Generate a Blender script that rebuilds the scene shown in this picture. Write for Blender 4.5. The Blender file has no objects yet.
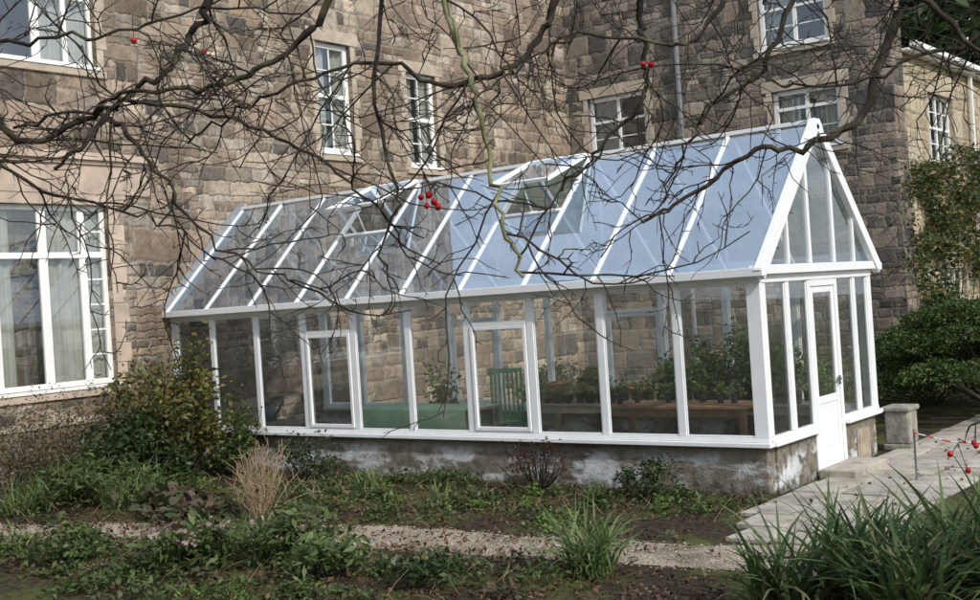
import bpy, math, random
import numpy as np
from mathutils import Vector, Matrix
rng=np.random.default_rng(7); random.seed(7)
S=bpy.context.scene
L=10.418; B=1.0418; W=3.3485; HE=2.4; HR=4.25; HS=0.6; YW=12.18; XW=-2.51; TOP=9.95

# ------------------------------------------------------------ node helpers
class NT:
    def __init__(s,name):
        s.m=bpy.data.materials.new(name); s.m.use_nodes=True; s.t=s.m.node_tree; s.t.nodes.clear()
        s.out=s.n('ShaderNodeOutputMaterial')
    def n(s,ty,ins=None,**kw):
        nd=s.t.nodes.new(ty)
        for k,v in kw.items(): setattr(nd,k,v)
        if ins:
            for k,v in ins.items():
                sock=nd.inputs[k]
                if isinstance(v,bpy.types.NodeSocket): s.t.links.new(v,sock)
                else: sock.default_value=v
        return nd
    def M(s,op,a,b=0.0,c=0.0):
        return s.n('ShaderNodeMath',{0:a,1:b,2:c},operation=op).outputs[0]
    def mix(s,f,a,b,bt='MIX'):
        nd=s.n('ShaderNodeMix',data_type='RGBA',blend_type=bt)
        for i,v in ((0,f),(6,a),(7,b)):
            if isinstance(v,bpy.types.NodeSocket): s.t.links.new(v,nd.inputs[i])
            else: nd.inputs[i].default_value=(v if i==0 else (*v,1) if len(v)==3 else v)
        return nd.outputs[2]
    def noise(s,scale,detail=3,vec=None,rough=.55):
        ins={'Scale':scale,'Detail':detail,'Roughness':rough}
        ins['Vector']=vec if vec is not None else s.pos()
        return s.n('ShaderNodeTexNoise',ins).outputs[0]
    def pos(s):
        if not hasattr(s,'_p'): s._p=s.n('ShaderNodeNewGeometry')
        return s._p.outputs['Position']
    def island(s):
        s.pos(); return s._p.outputs['Random Per Island']
    def ramp(s,f,cols,const=False):
        nd=s.n('ShaderNodeValToRGB',{0:f}); cr=nd.color_ramp
        if const: cr.interpolation='CONSTANT'
        k=len(cols)
        while len(cr.elements)<k: cr.elements.new(0.5)
        for i,c in enumerate(cols):
            if len(c)==4: p,c=c[0],c[1:]
            else: p=i/(k if const else k-1)
            cr.elements[i].position=p; cr.elements[i].color=(*c,1)
        return nd.outputs[0]
    def mr(s,v,a,b,c=0.,d=1.):
        return s.n('ShaderNodeMapRange',{0:v,1:a,2:b,3:c,4:d}).outputs[0]
    def bump(s,h,st=.5,dist=.02):
        return s.n('ShaderNodeBump',{'Height':h,'Strength':st,'Distance':dist}).outputs[0]
    def bsdf(s,col,rough=.8,normal=None,spec=.3,**kw):
        ins={'Base Color':col if isinstance(col,bpy.types.NodeSocket) else (*col,1),'Roughness':rough,'Specular IOR Level':spec}
        if normal is not None: ins['Normal']=normal
        ins.update(kw)
        nd=s.n('ShaderNodeBsdfPrincipled',ins); s.fin(nd.outputs[0]); return s.m
    def fin(s,sh): s.t.links.new(sh,s.out.inputs[0])

def stone(name,pal,mortar,h=.17,l=.36,bright=1.,stain=.5,var=.6,sthr=.48):
    t=NT(name); p=t.pos(); sp=t.n('ShaderNodeSeparateXYZ',{0:p})
    n1=t.noise(4.5,4,rough=.6); n2=t.noise(5.5,4,t.n('ShaderNodeVectorMath',{0:p,1:(7.,3.,5.)},operation='ADD').outputs[0],.6)
    u=t.M('ADD',t.M('ADD',sp.outputs[0],sp.outputs[1]),t.M('MULTIPLY',t.M('SUBTRACT',n1,.5),.19))
    v=t.M('ADD',sp.outputs[2],t.M('MULTIPLY',t.M('SUBTRACT',n2,.5),.15))
    vv=t.M('ADD',t.M('DIVIDE',v,h),t.M('MULTIPLY',t.M('SINE',t.M('MULTIPLY',v,2.7)),.9))
    def course(vv,l,hh,seed):
        row=t.M('FLOOR',vv); fr=t.M('FRACT',vv)
        wn=t.n('ShaderNodeTexWhiteNoise',{'W':row},noise_dimensions='1D').outputs[0]
        ln=t.M('MULTIPLY',t.M('ADD',t.M('MULTIPLY',wn,.9),.55),l)
        w=t.M('ADD',t.M('DIVIDE',u,ln),t.M('MULTIPLY',row,seed))
        v1=t.n('ShaderNodeTexVoronoi',{'W':w,'Scale':1.,'Randomness':1.},voronoi_dimensions='1D',feature='F1')
        v2=t.n('ShaderNodeTexVoronoi',{'W':w,'Scale':1.,'Randomness':1.},voronoi_dimensions='1D',feature='DISTANCE_TO_EDGE')
        eu=t.M('MULTIPLY',v2.outputs['Distance'],ln)
        ev=t.M('MULTIPLY',t.M('MINIMUM',fr,t.M('SUBTRACT',1.,fr)),hh)
        return eu,t.M('MINIMUM',eu,ev),v1.outputs['Color']
    _,eS,cS=course(vv,l,h,37.7)
    euB,eB,cB=course(t.M('DIVIDE',vv,2.),l*1.5,h*2,17.3)
    scB=t.n('ShaderNodeSeparateColor',{0:cB}); mask=t.M('GREATER_THAN',scB.outputs[2],.62)
    eSm=t.M('MINIMUM',eS,euB)
    e=t.M('ADD',t.M('MULTIPLY',eSm,t.M('SUBTRACT',1.,mask)),t.M('MULTIPLY',eB,mask))
    csel=t.mix(mask,cS,cB)
    sc=t.n('ShaderNodeSeparateColor',{0:csel})
    col=t.ramp(sc.outputs[0],pal,True)
    br=t.M('ADD',t.M('MULTIPLY',sc.outputs[1],var),1-var/2)
    fine=t.noise(26,7,rough=.75); mid=t.noise(8,5,rough=.6)
    br=t.M('MULTIPLY',br,t.mr(fine,.25,.75,.60,1.35)); br=t.M('MULTIPLY',br,t.mr(mid,.3,.7,.68,1.28)); br=t.M('MULTIPLY',br,bright)
    cb=t.n('ShaderNodeCombineColor',{0:br,1:br,2:br}).outputs[0]
    col=t.mix(1.,col,cb,'MULTIPLY')
    mm=t.mr(t.M('ADD',e,t.M('MULTIPLY',t.M('SUBTRACT',fine,.5),.04)),.004,.018)
    mc=t.mix(t.mr(mid,.35,.65),tuple(c*.55 for c in mortar),mortar)
    col=t.mix(mm,mc,col)
    smear=t.noise(2.3,6,rough=.7)
    col=t.mix(t.mr(smear,.55,.74,0,.55),col,mortar)
    big=t.noise(.5,6,rough=.7)
    col=t.mix(t.mr(big,sthr,sthr+.18,0,stain),col,t.mix(1.,col,(.38,.37,.36),'MULTIPLY'))
    drip=t.noise(1.,5,t.n('ShaderNodeVectorMath',{0:p,1:(2.2,2.2,.25)},operation='MULTIPLY').outputs[0],.6)
    col=t.mix(t.mr(drip,.52,.70,0,stain*.7),col,t.mix(1.,col,(.45,.45,.45),'MULTIPLY'))
    hh=t.M('ADD',t.mr(e,.0,.035),t.M('ADD',t.M('MULTIPLY',fine,.9),t.M('MULTIPLY',sc.outputs[2],.7)))
    return t.bsdf(col,.92,t.bump(hh,.85,.032),.12)
def simple(name,c,rough=.8,var=.25,scale=8,bs=.2,bd=.01,**kw):
    t=NT(name); n=t.noise(scale,5)
    a=tuple(x*(1-var) for x in c); b=tuple(min(1,x*(1+var)) for x in c)
    return t.bsdf(t.mix(t.mr(n,.3,.7),a,b),rough,t.bump(t.noise(scale*4,4),bs,bd),.3,**kw)
def leafmat(name,cols,rough=.5,trans=.25,spec=.35):
    t=NT(name); col=t.ramp(t.island(),cols)
    col=t.mix(.5,col,t.mix(1.,col,t.ramp(t.noise(1.8,3),[(.3,.45,.45,.45),(.7,1.3,1.3,1.2)]),'MULTIPLY'))
    a=t.n('ShaderNodeBsdfPrincipled',{'Base Color':col,'Roughness':rough,'Specular IOR Level':spec})
    b=t.n('ShaderNodeBsdfTranslucent',{'Color':col})
    m=t.n('ShaderNodeMixShader',{0:trans,1:a.outputs[0],2:b.outputs[0]}); t.fin(m.outputs[0]); return t.m
def glass(name,base,tint,gl,k=1.0,dirt_haze=.03,dcol=(.6,.62,.6)):
    t=NT(name)
    fr=t.n('ShaderNodeFresnel',{'IOR':1.5}).outputs[0]
    f=t.M('MINIMUM',t.M('ADD',t.M('MULTIPLY',fr,k),base),1.)
    tr=t.n('ShaderNodeBsdfTransparent',{'Color':(*tint,1)})
    g=t.n('ShaderNodeBsdfGlossy',{'Color':(*gl,1),'Roughness':.015,'Normal':t.bump(t.noise(1.3,1),.04,.02)})
    m=t.n('ShaderNodeMixShader',{0:f,1:tr.outputs[0],2:g.outputs[0]})
    d=t.n('ShaderNodeBsdfDiffuse',{'Color':(*dcol,1)})
    m2=t.n('ShaderNodeMixShader',{0:t.mr(t.noise(3.5,6,rough=.7),.35,.75,dirt_haze*.5,dirt_haze*1.5),1:m.outputs[0],2:d.outputs[0]})
    t.fin(m2.outputs[0]); return t.m

pal_main=[(.40,.32,.24),(.23,.185,.145),(.49,.405,.315),(.155,.135,.115),(.34,.255,.19),(.43,.37,.305),(.28,.22,.17),(.37,.285,.22)]
m_stone=stone('rubble_stone',pal_main,(.47,.41,.335))
m_wing=stone('grey_rubble_stone',[(.28,.235,.19),(.16,.14,.12),(.33,.28,.225),(.125,.115,.105),(.235,.19,.155)],(.30,.265,.22),stain=.6)
m_yel=stone('cream_stone',[(.52,.45,.32),(.47,.40,.28),(.55,.48,.35),(.43,.36,.25)],(.50,.44,.33),h=.2,l=.45,stain=.2,var=.3,sthr=.55)
m_pink=simple('dressed_pink_stone',(.50,.40,.32),.85,.22,3,.35,.01)
m_ash=simple('dressed_buff_stone',(.44,.375,.295),.85,.25,4,.3,.01)
m_white=simple('white_paint',(.82,.84,.85),.35,.04,6,.05,.002)
m_white2=simple('old_white_paint',(.82,.82,.80),.45,.06,6,.1,.002)
m_glassW=glass('greenhouse_wall_glass',.06,(.96,.98,.97),(.9,.95,1),1.1,.035)
m_glassR=glass('solar_control_roof_glass',.48,(.82,.90,.95),(.80,.90,1.),.9,.09,(.55,.67,.85))  # blue diffuse layer paints a pale sky haze into the roof panes
m_glassH=glass('window_glass',.10,(.8,.85,.85),(.9,.95,1),1.2,.02)
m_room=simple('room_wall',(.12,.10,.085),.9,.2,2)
m_curt=simple('curtain_cloth',(.66,.63,.57),.9,.12,5)
m_slate=simple('roof_slate',(.10,.10,.11),.7,.3,6,.5,.02)
m_lead=simple('lead_metal',(.22,.23,.24),.5,.2,5)
m_black=simple('black_plastic_pot',(.02,.02,.02),.5,.2,9)
m_terra=simple('terracotta',(.50,.20,.10),.8,.2,9)
m_wood=simple('brown_table_wood',(.30,.17,.095),.55,.35,6)
m_wood2=simple('grey_bench_wood',(.38,.32,.25),.7,.3,6)
m_cloth=simple('green_fabric',(.52,.72,.46),.9,.12,4)
m_chair=simple('green_paint',(.18,.36,.19),.5,.2,6)
m_concrete=simple('concrete_floor',(.46,.44,.40),.85,.25,5)
m_steel=simple('galvanised_metal',(.20,.22,.23),.4,.25,6,.1,.004,Metallic=.6)

t=NT('stained_render'); sp=t.n('ShaderNodeSeparateXYZ',{0:t.pos()})
st=t.n('ShaderNodeVectorMath',{0:t.pos(),1:(.5,1.,1.3)},operation='MULTIPLY').outputs[0]
n=t.noise(2.4,7,st,.66); n2=t.noise(7,6,rough=.7); n3=t.noise(1.1,5,rough=.65)
col=t.ramp(n2,[(.34,.12,.105,.08),(.5,.21,.185,.15),(.66,.31,.28,.235)])
col=t.mix(t.mr(n3,.52,.64,0,.7),col,(.075,.062,.046))
hz=t.M('ADD',sp.outputs[2],t.M('MULTIPLY',t.M('SUBTRACT',n2,.5),.5))
wf=t.M('MULTIPLY',t.mr(n,.48,.56,0,.9),t.mr(hz,.36,.46,1.,.15))
col=t.mix(wf,col,t.mix(t.mr(n2,.35,.6),(.42,.44,.46),(.70,.72,.74)))
col=t.mix(t.mr(hz,.02,.12,.7,0),col,(.05,.055,.03)); col=t.mix(t.mr(hz,.42,.56,.0,.5),col,(.10,.075,.045))
m_render=t.bsdf(col,.9,t.bump(t.M('ADD',n2,t.noise(40,3)),.7,.02),.2)
t=NT('garden_soil'); n=t.noise(.8,5); n2=t.noise(14,6,rough=.7); n3=t.noise(60,3)
col=t.ramp(n2,[(.3,.020,.014,.010),(.5,.050,.036,.026),(.7,.10,.078,.056)])
moss=t.ramp(n3,[(.3,.05,.06,.018),(.7,.14,.15,.05)])
m_soil=t.bsdf(t.mix(t.mr(t.M('ADD',n,t.M('MULTIPLY',t.M('SUBTRACT',n2,.5),.4)),.46,.60),col,moss),.95,t.bump(t.M('ADD',n2,t.M('MULTIPLY',n3,.5)),.9,.04),.15)
t=NT('gravel'); v=t.n('ShaderNodeTexVoronoi',{'Vector':t.pos(),'Scale':55.}); c=t.n('ShaderNodeSeparateColor',{0:v.outputs['Color']})
col=t.ramp(c.outputs[0],[(.44,.37,.29),(.24,.20,.16),(.52,.45,.36),(.33,.26,.20)])
n=t.noise(1.5,5); col=t.mix(t.mr(n,.45,.62,0,.75),col,(.085,.08,.045))
m_gravel=t.bsdf(col,.9,t.bump(v.outputs['Distance'],.8,.015),.2)
t=NT('pebble_stone'); m_peb=t.bsdf(t.ramp(t.island(),[(.44,.37,.29),(.22,.18,.14),(.52,.46,.38),(.33,.25,.19)]),.85)
t=NT('flagstone'); col=t.ramp(t.island(),[(.42,.38,.32),(.49,.45,.39),(.36,.33,.29)])
col=t.mix(t.mr(t.noise(3,6,rough=.7),.42,.66,0,.7),col,(.14,.125,.09)); m_flag=t.bsdf(col,.88,t.bump(t.noise(25,5),.5,.01),.25)
t=NT('mossy_bark'); n=t.noise(9,5); n2=t.noise(60,3)
m_bark=t.bsdf(t.ramp(n,[(.35,.030,.024,.020),(.55,.055,.045,.035),(.72,.12,.125,.06)]),.9,t.bump(n2,.7,.004),.2)
t=NT('lichen_bark'); n=t.noise(12,5)
m_lich=t.bsdf(t.ramp(n,[(.3,.10,.09,.055),(.5,.20,.20,.10),(.7,.32,.31,.20)]),.9,t.bump(t.noise(70,3),.7,.004),.2)
m_twigdry=simple('dry_twig',(.34,.25,.16),.9,.3,9)
m_berry=simple('berry_skin',(.42,.008,.015),.25,.2,30)

# ------------------------------------------------------------ mesh helpers
def empty(name,loc=(0,0,0)):
    o=bpy.data.objects.new(name,None); o.location=loc; S.collection.objects.link(o); return o
def add(name,V,F,mat,parent=None,smooth=False,bevel=0):
    me=bpy.data.meshes.new(name); me.from_pydata([tuple(v) for v in V],[],F); me.update(); me.materials.append(mat)
    if smooth: me.polygons.foreach_set('use_smooth',[True]*len(me.polygons))
    o=bpy.data.objects.new(name,me); S.collection.objects.link(o)
    if parent: o.parent=parent
    if bevel:
        b=o.modifiers.new('b','BEVEL'); b.width=bevel; b.segments=2; b.limit_method='ANGLE'
    return o
def addnp(name,V,F,mat,parent=None,smooth=False):
    V=np.asarray(V,dtype=np.float32); F=np.asarray(F,dtype=np.int32); k=F.shape[1]
    me=bpy.data.meshes.new(name); me.vertices.add(len(V)); me.vertices.foreach_set('co',V.ravel())
    me.loops.add(F.size); me.loops.foreach_set('vertex_index',F.ravel())
    me.polygons.add(len(F)); me.polygons.foreach_set('loop_start',np.arange(0,F.size,k,dtype=np.int32)); me.polygons.foreach_set('loop_total',np.full(len(F),k,dtype=np.int32))
    if smooth: me.polygons.foreach_set('use_smooth',np.ones(len(F),dtype=bool))
    me.update(calc_edges=True); me.validate(); me.materials.append(mat)
    o=bpy.data.objects.new(name,me); S.collection.objects.link(o)
    if parent: o.parent=parent
    return o
class MB:
    def __init__(s): s.V=[];s.F=[]
    def box(s,x0,x1,y0,y1,z0,z1,tf=None):
        i=len(s.V); c=[(x0,y0,z0),(x1,y0,z0),(x1,y1,z0),(x0,y1,z0),(x0,y0,z1),(x1,y0,z1),(x1,y1,z1),(x0,y1,z1)]
        s.V+= [tf(*q) for q in c] if tf else c
        s.F+=[(i,i+3,i+2,i+1),(i+4,i+5,i+6,i+7),(i,i+1,i+5,i+4),(i+1,i+2,i+6,i+5),(i+2,i+3,i+7,i+6),(i+3,i,i+4,i+7)]
    def beam(s,p0,p1,w,h,up=(0,0,1)):
        p0=Vector(p0);p1=Vector(p1);d=(p1-p0).normalized();u=Vector(up);sd=d.cross(u).normalized();u=sd.cross(d)
        i=len(s.V)
        for p in (p0,p1):
            for a,b in ((-1,-1),(1,-1),(1,1),(-1,1)): s.V.append(tuple(p+sd*a*w/2+u*b*h/2))
        s.F+=[(i,i+1,i+2,i+3),(i+4,i+7,i+6,i+5)]+[(i+k,i+4+k,i+4+(k+1)%4,i+(k+1)%4) for k in range(4)]
    def quad(s,*p):
        i=len(s.V); s.V+=list(p); s.F.append(tuple(range(i,i+len(p))))
    def rev(s,prof,c,n=20,tf=None):
        i=len(s.V);m=len(prof)
        for k in range(n):
            a=2*math.pi*k/n
            for r,z in prof: s.V.append((c[0]+r*math.cos(a),c[1]+r*math.sin(a),c[2]+z))
        for k in range(n):
            for j in range(m-1):
                s.F.append((i+k*m+j,i+((k+1)%n)*m+j,i+((k+1)%n)*m+j+1,i+k*m+j+1))
    def done(s,name,mat,parent=None,**kw): return add(name,s.V,s.F,mat,parent,**kw)

def tfm(axis,const,n):
    if axis=='x': return lambda u,d,z:(const-n*d,u,z)
    return lambda u,d,z:(u,const-n*d,z)
def wall(name,tf,u0,u1,z0,z1,ops,mat,parent,depth=.22):
    mb=MB(); us=sorted({u0,u1,*[o[0] for o in ops],*[o[1] for o in ops]}); zs=sorted({z0,z1,*[o[2] for o in ops],*[o[3] for o in ops]})
    for a,b in zip(us,us[1:]):
        for c,d in zip(zs,zs[1:]):
            if any(o[0]<=a and b<=o[1] and o[2]<=c and d<=o[3] for o in ops): continue
            mb.quad(tf(a,0,c),tf(b,0,c),tf(b,0,d),tf(a,0,d))
    for a,b,c,d in ops:
        mb.quad(tf(a,0,c),tf(a,depth,c),tf(a,depth,d),tf(a,0,d)); mb.quad(tf(b,0,c),tf(b,depth,c),tf(b,depth,d),tf(b,0,d))
        mb.quad(tf(a,0,c),tf(b,0,c),tf(b,depth,c),tf(a,depth,c)); mb.quad(tf(a,0,d),tf(b,0,d),tf(b,depth,d),tf(a,depth,d))
    return mb.done(name,mat,parent)
def window(tf,a,b,c,d,parent,mulls=(),trans=(),bars=(),vbars=(),surround=.14,curt=(),fw=.06,dp=.13,smat=None):
    fr=MB()
    fr.box(a,b,dp-.03,dp+.05,c,c+fw,tf); fr.box(a,b,dp-.03,dp+.05,d-fw,d,tf)
    fr.box(a,a+fw,dp-.025,dp+.045,c+fw,d-fw,tf); fr.box(b-fw,b,dp-.025,dp+.045,c+fw,d-fw,tf)
    for m,w in mulls: fr.box(m-w/2,m+w/2,dp-.02,dp+.04,c+fw,d-fw,tf)
    for z,w in trans: fr.box(a+fw,b-fw,dp-.035,dp+.03,z-w/2,z+w/2,tf)
    for z,u0,u1 in bars: fr.box(u0,u1,dp-.008,dp+.02,z-.013,z+.013,tf)
    for u,z0,z1 in vbars: fr.box(u-.013,u+.013,dp-.012,dp+.016,z0,z1,tf)
    fr.box(a-.04,b+.04,-.07,dp-.03,c-.05,c-.003,tf)
    fr.done('window_frame',m_white2,parent,bevel=.005)
    g=MB(); g.quad(tf(a,dp+.01,c),tf(b,dp+.01,c),tf(b,dp+.01,d),tf(a,dp+.01,d)); g.done('window_glass',m_glassH,parent)
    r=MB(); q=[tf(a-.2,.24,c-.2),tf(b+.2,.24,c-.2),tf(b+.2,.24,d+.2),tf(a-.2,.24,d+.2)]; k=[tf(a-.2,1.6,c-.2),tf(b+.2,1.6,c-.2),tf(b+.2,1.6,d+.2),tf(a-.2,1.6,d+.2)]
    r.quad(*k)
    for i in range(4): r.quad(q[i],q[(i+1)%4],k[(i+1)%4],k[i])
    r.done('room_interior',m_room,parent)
    for u0,u1,z0,z1 in curt:
        V=[];F=[];n=max(6,int((u1-u0)/.02)); ph=random.random()*6
        for i in range(n+1):
            u=u0+(u1-u0)*i/n; dd=.25+.03*math.sin(i*.9+ph)+.02*math.sin(i*.37+ph)
            V+=[tf(u,dd,z0),tf(u+.01*math.sin(i),dd-.01,z1)]
        for i in range(n): F.append((2*i,2*i+2,2*i+3,2*i+1))
        add('curtain',V,F,m_curt,parent,smooth=True)
    if surround:
        s=MB(); w=surround; zz=c; k=0
        while zz<d-.01:
            z2=min(d,zz+.3); ww=w*(1.35 if k%2 else .9)
            s.box(a-ww,a-.002,-.012,.2,zz+.004,z2-.004,tf); s.box(b+.002,b+ww,-.012,.2,zz+.004,z2-.004,tf); zz=z2;k+=1
        s.box(a-w*1.6,b+w*1.6,-.018,.2,d+.002,d+.24,tf); s.box(a-w,b+w,-.05,.2,c-.16,c-.054,tf)
        s.done('stone_surround',smat or m_ash,parent,bevel=.008)

# ------------------------------------------------------------ house
house=empty('stone_house')
tfM=tfm('x',-L,1)
ops=[(-4.1,-1.08,6.42,8.7),(3.68,4.62,5.4,7.52),(6.22,7.16,5.25,7.2)]
wall('main_wall',tfM,-16,YW,-.2,TOP,ops,m_stone,house)
window(tfM,*ops[0],house,mulls=[(-3.1,.1),(-2.05,.14),(-1.55,.08)],trans=[(7.5,.07)],curt=[(-2.0,-1.1,6.4,8.7),(-3.4,-3.0,6.4,8.7)])
window(tfM,*ops[1],house,mulls=[],trans=[(6.5,.08)],vbars=[(4.15,5.46,7.46)],bars=[(7.0,3.74,4.56),(5.95,3.74,4.56)],curt=[(3.7,4.1,5.4,7.5),(4.3,4.6,5.4,7.5)],fw=.10)
window(tfM,*ops[2],house,trans=[(6.25,.08)],vbars=[(6.7,5.3,7.14)],bars=[(6.7,6.28,7.1),(5.75,6.28,7.1)],curt=[(6.25,6.6,5.3,7.2),(6.8,7.14,5.3,7.2)],fw=.10)
bx=-9.9; tfB=tfm('x',bx,1)
bo=[(-5.2,-1.42,1.5,4.19)]
wall('bay_front_wall',tfB,-7,-1.15,-.2,4.4,bo,m_stone,house)
window(tfB,*bo[0],house,mulls=[(-4.2,.09),(-3.25,.11),(-2.47,.14),(-1.82,.12)],trans=[(3.45,.09)],bars=[(z,-1.76,-1.49) for z in (1.95,2.32,2.7,3.08,3.8)],
  curt=[(-2.38,-1.45,1.5,4.2),(-3.4,-2.95,1.5,4.2)],surround=.2,smat=m_pink,fw=.08,dp=.13)
arc=[(bx,-7.0),(bx,-1.15)]+[(-L-.02+.538*math.cos(a),-1.15+.8*math.sin(a)) for a in np.linspace(.12,math.pi/2,14)]
mb=MB()
for (x0,y0),(x1,y1) in zip(arc[1:],arc[2:]): mb.quad((x0,y0,-.2),(x1,y1,-.2),(x1,y1,4.4),(x0,y0,4.4))
mb.done('bay_return_wall',m_stone,house,smooth=True)
def band(z0,z1,o,mat,name):
    mb=MB(); pts=[(x+o,y+(o if i>1 else 0)) for i,(x,y) in enumerate(arc)]; pts[-1]=(-L-.02,arc[-1][1]+o)
    for (x0,y0),(x1,y1) in zip(pts,pts[1:]): mb.quad((x0,y0,z0),(x1,y1,z0),(x1,y1,z1),(x0,y0,z1))
    for z in (z0,z1):
        mb.V+= [(x,y,z) for x,y in pts]+[(-L-.02,-7,z)]; k=len(mb.V); mb.F.append(tuple(range(k-len(pts)-1,k)))
    mb.done(name,mat,house)
band(4.36,4.80,.03,m_pink,'bay_frieze'); band(4.803,4.86,.07,m_pink,'bay_cornice_moulding'); band(4.863,4.97,.13,m_pink,'bay_cornice'); band(.95,1.05,.035,m_ash,'bay_plinth_course')
tfW=tfm('y',YW,-1)
wo=[(-9.85,-8.25,5.6,7.1),(-5.1,-3.58,5.22,6.5),(-5.3,-3.75,7.45,9.1)]
wall('wing_wall',tfW,-L,XW,-.2,TOP,wo,m_wing,house)
window(tfW,*wo[0],house,trans=[(6.5,.06)],mulls=[(-9.05,.08)],bars=[(6.1,-9.8,-8.3)],curt=[(-9.8,-9.0,5.6,7.1)],fw=.10)
window(tfW,*wo[1],house,trans=[(6.1,.07)],mulls=[(-4.34,.09)],bars=[(5.66,-5.04,-3.64)],curt=[(-5.0,-4.45,5.2,6.5),(-4.2,-3.62,5.2,6.5)],fw=.10)
window(tfW,*wo[2],house,trans=[(8.3,.06)],mulls=[(-4.5,.09)],bars=[(7.9,-5.24,-3.8)],curt=[(-5.2,-4.6,7.5,9.1)],fw=.10)
mb=MB(); mb.beam((-7.3,YW-.08,0),(-7.3,YW-.08,TOP),.10,.10,(0,1,0)); mb.done('rainwater_pipe',m_lead,house,bevel=.03)
tfR=tfm('x',XW,1)
ro=[(14.55,16.4,4.85,6.35),(18.6,20.2,4.85,6.35),(14.75,16.6,.95,2.42),(18.7,20.3,.95,2.42)]
wall('side_wall',tfR,YW+.7,32,-.2,7.2,ro,m_yel,house)
mb=MB(); mb.box(XW-.3,XW+.06,YW+.003,YW+.7,-.2,TOP-.01); mb.done('corner_return',m_wing,house)
for o in ro: window(tfR,*o,house,trans=[((o[2]+o[3])/2,.06)],mulls=[((o[0]+o[1])/2,.08)],vbars=[(o[0]+.48,o[2]+.06,o[3]-.06),(o[1]-.48,o[2]+.06,o[3]-.06)],bars=[(o[2]+.4,o[0]+.06,o[1]-.06),(o[3]-.38,o[0]+.06,o[1]-.06)],surround=.12,curt=[(o[0]+.06,o[0]+.5,o[2],o[3]),(o[1]-.5,o[1]-.06,o[2],o[3])])
mb=MB(); mb.quad((XW-.3,YW+.69,7.2),(-L,YW+.69,7.2),(-L,YW+.69,TOP),(XW-.3,YW+.69,TOP)); mb.quad((XW-.3,YW,TOP),(XW-.3,YW+.69,TOP),(-L,YW+.69,TOP),(-L,YW,TOP)); mb.done('parapet_gable',m_wing,house)
mb=MB(); mb.quad((XW+.25,YW+.72,7.22),(XW+.25,32.3,7.22),(-6.5,32.3,9.8),(-6.5,YW+.72,9.8)); mb.quad((-L,YW+.72,7.2),(-L,32.3,7.2),(-6.5,32.3,9.8),(-6.5,YW+.72,9.8)); mb.done('slate_roof_slopes',m_slate,house)
mb=MB(); mb.box(XW+.2,XW+.34,YW+.75,32.3,7.10,7.22); mb.box(XW+.002,XW+.2,YW+.75,32.3,7.02,7.09); mb.beam((XW+.1,17.6,0),(XW+.1,17.6,7.1),.09,.09,(1,0,0)); mb.done('house_gutter',m_white2,house,bevel=.02)
mb=MB(); mb.quad((-L,-16,-.2),(-L-8,-16,-.2),(-L-8,-16,TOP),(-L,-16,TOP)); mb.quad((-L,-16,TOP),(-L-6,-14,TOP+3),(-L-6,YW,TOP+3),(-L,YW,TOP)); mb.quad((-L,YW,TOP),(-L-6,YW,TOP+3),(-L-6,YW+3,TOP),(-L,YW+.69,TOP)); mb.done('house_top',m_slate,house)

# ------------------------------------------------------------ greenhouse
gh=empty('white_greenhouse')
mb=MB(); mb.box(-L+.002,-.02,.0,.2,-.2,HS-.05); mb.box(-L+.002,-.02,W-.2,W,-.2,HS-.05); mb.box(-.22,0.01,.203,1.30,-.2,HS-.05); mb.box(-.22,0.01,2.17,W-.203,-.2,HS-.05)
mb.done('dwarf_wall',m_render,gh,bevel=.015)
mb=MB(); mb.box(-L+.002,-.23,.21,W-.21,-.1,.03); mb.done('floor_slab',m_concrete,gh)
fr=MB(); gl=MB(); glr=MB()
def long_side(y,sg):
    Y=lambda a,b:(min(y+sg*a,y+sg*b),max(y+sg*a,y+sg*b))
    fr.box(-L,.06,*Y(.09,-.07),HS-.05,HS+.0); fr.box(-L,.03,*Y(.03,-.05),HS+.002,HS+.05)
    fr.box(-L,.03,*Y(.035,-.06),2.37,2.45)
    for k in range(11):
        w=.095 if 0<k<10 else .17
        cx=-k*B if 0<k<10 else (-.06 if k==0 else -L+.09)
        fr.box(cx-w/2,cx+w/2,*Y(.02,-.045),HS+.052,2.368)
    for k in range(10):
        x0=-(k+1)*B+.0475; x1=-k*B-.0475
        for a,b in ((x0,x0+.02),(x1-.02,x1)): fr.box(a,b,*Y(.008,-.02),HS+.052,2.367)
        fr.box(x0+.02,x1-.02,*Y(.008,-.02),HS+.052,HS+.075); fr.box(x0+.02,x1-.02,*Y(.008,-.02),2.345,2.367)
        if k in (3,6):
            fr.box(x0+.021,x1-.021,*Y(.026,-.02),2.04,2.09)
            fr.box(x0+.021,x0+.07,*Y(.035,-.015),HS+.077,2.037); fr.box(x1-.07,x1-.021,*Y(.035,-.015),HS+.077,2.037)
            fr.box(x0+.071,x1-.071,*Y(.033,-.015),HS+.077,HS+.125); fr.box(x0+.071,x1-.071,*Y(.033,-.015),1.985,2.036)
        j=rng.normal(0,.0015,4); yy=y-.004*sg
        gl.quad((x0+.01,yy+j[0],HS+.06),(x1-.01,yy+j[1],HS+.06),(x1-.01,yy+j[2],2.36),(x0+.01,yy+j[3],2.36))
long_side(0,-1); long_side(W,1)
def gframe(y0,y1,z0,z1,o=.02,i=.045): fr.box(-i,o,y0,y1,z0,z1)
gframe(.03,1.30,HS-.05,HS,.09,.07); gframe(2.17,W-.03,HS-.05,HS,.09,.07)
gframe(.06,1.29,HS+.002,HS+.055,.03,.05); gframe(2.18,W-.06,HS+.002,HS+.055,.03,.05)
gframe(.03,W-.03,2.36,2.45,.036,.06)
for y0,y1 in ((-.015,.13),(.66,.76),(1.28,1.37),(2.11,2.20),(2.72,2.81),(W-.13,W+.015)):
    z0=HS+.057 if not (1.2<y0<2.15) else .03
    gframe(y0,y1,z0,2.358,.024,.046)
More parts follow.
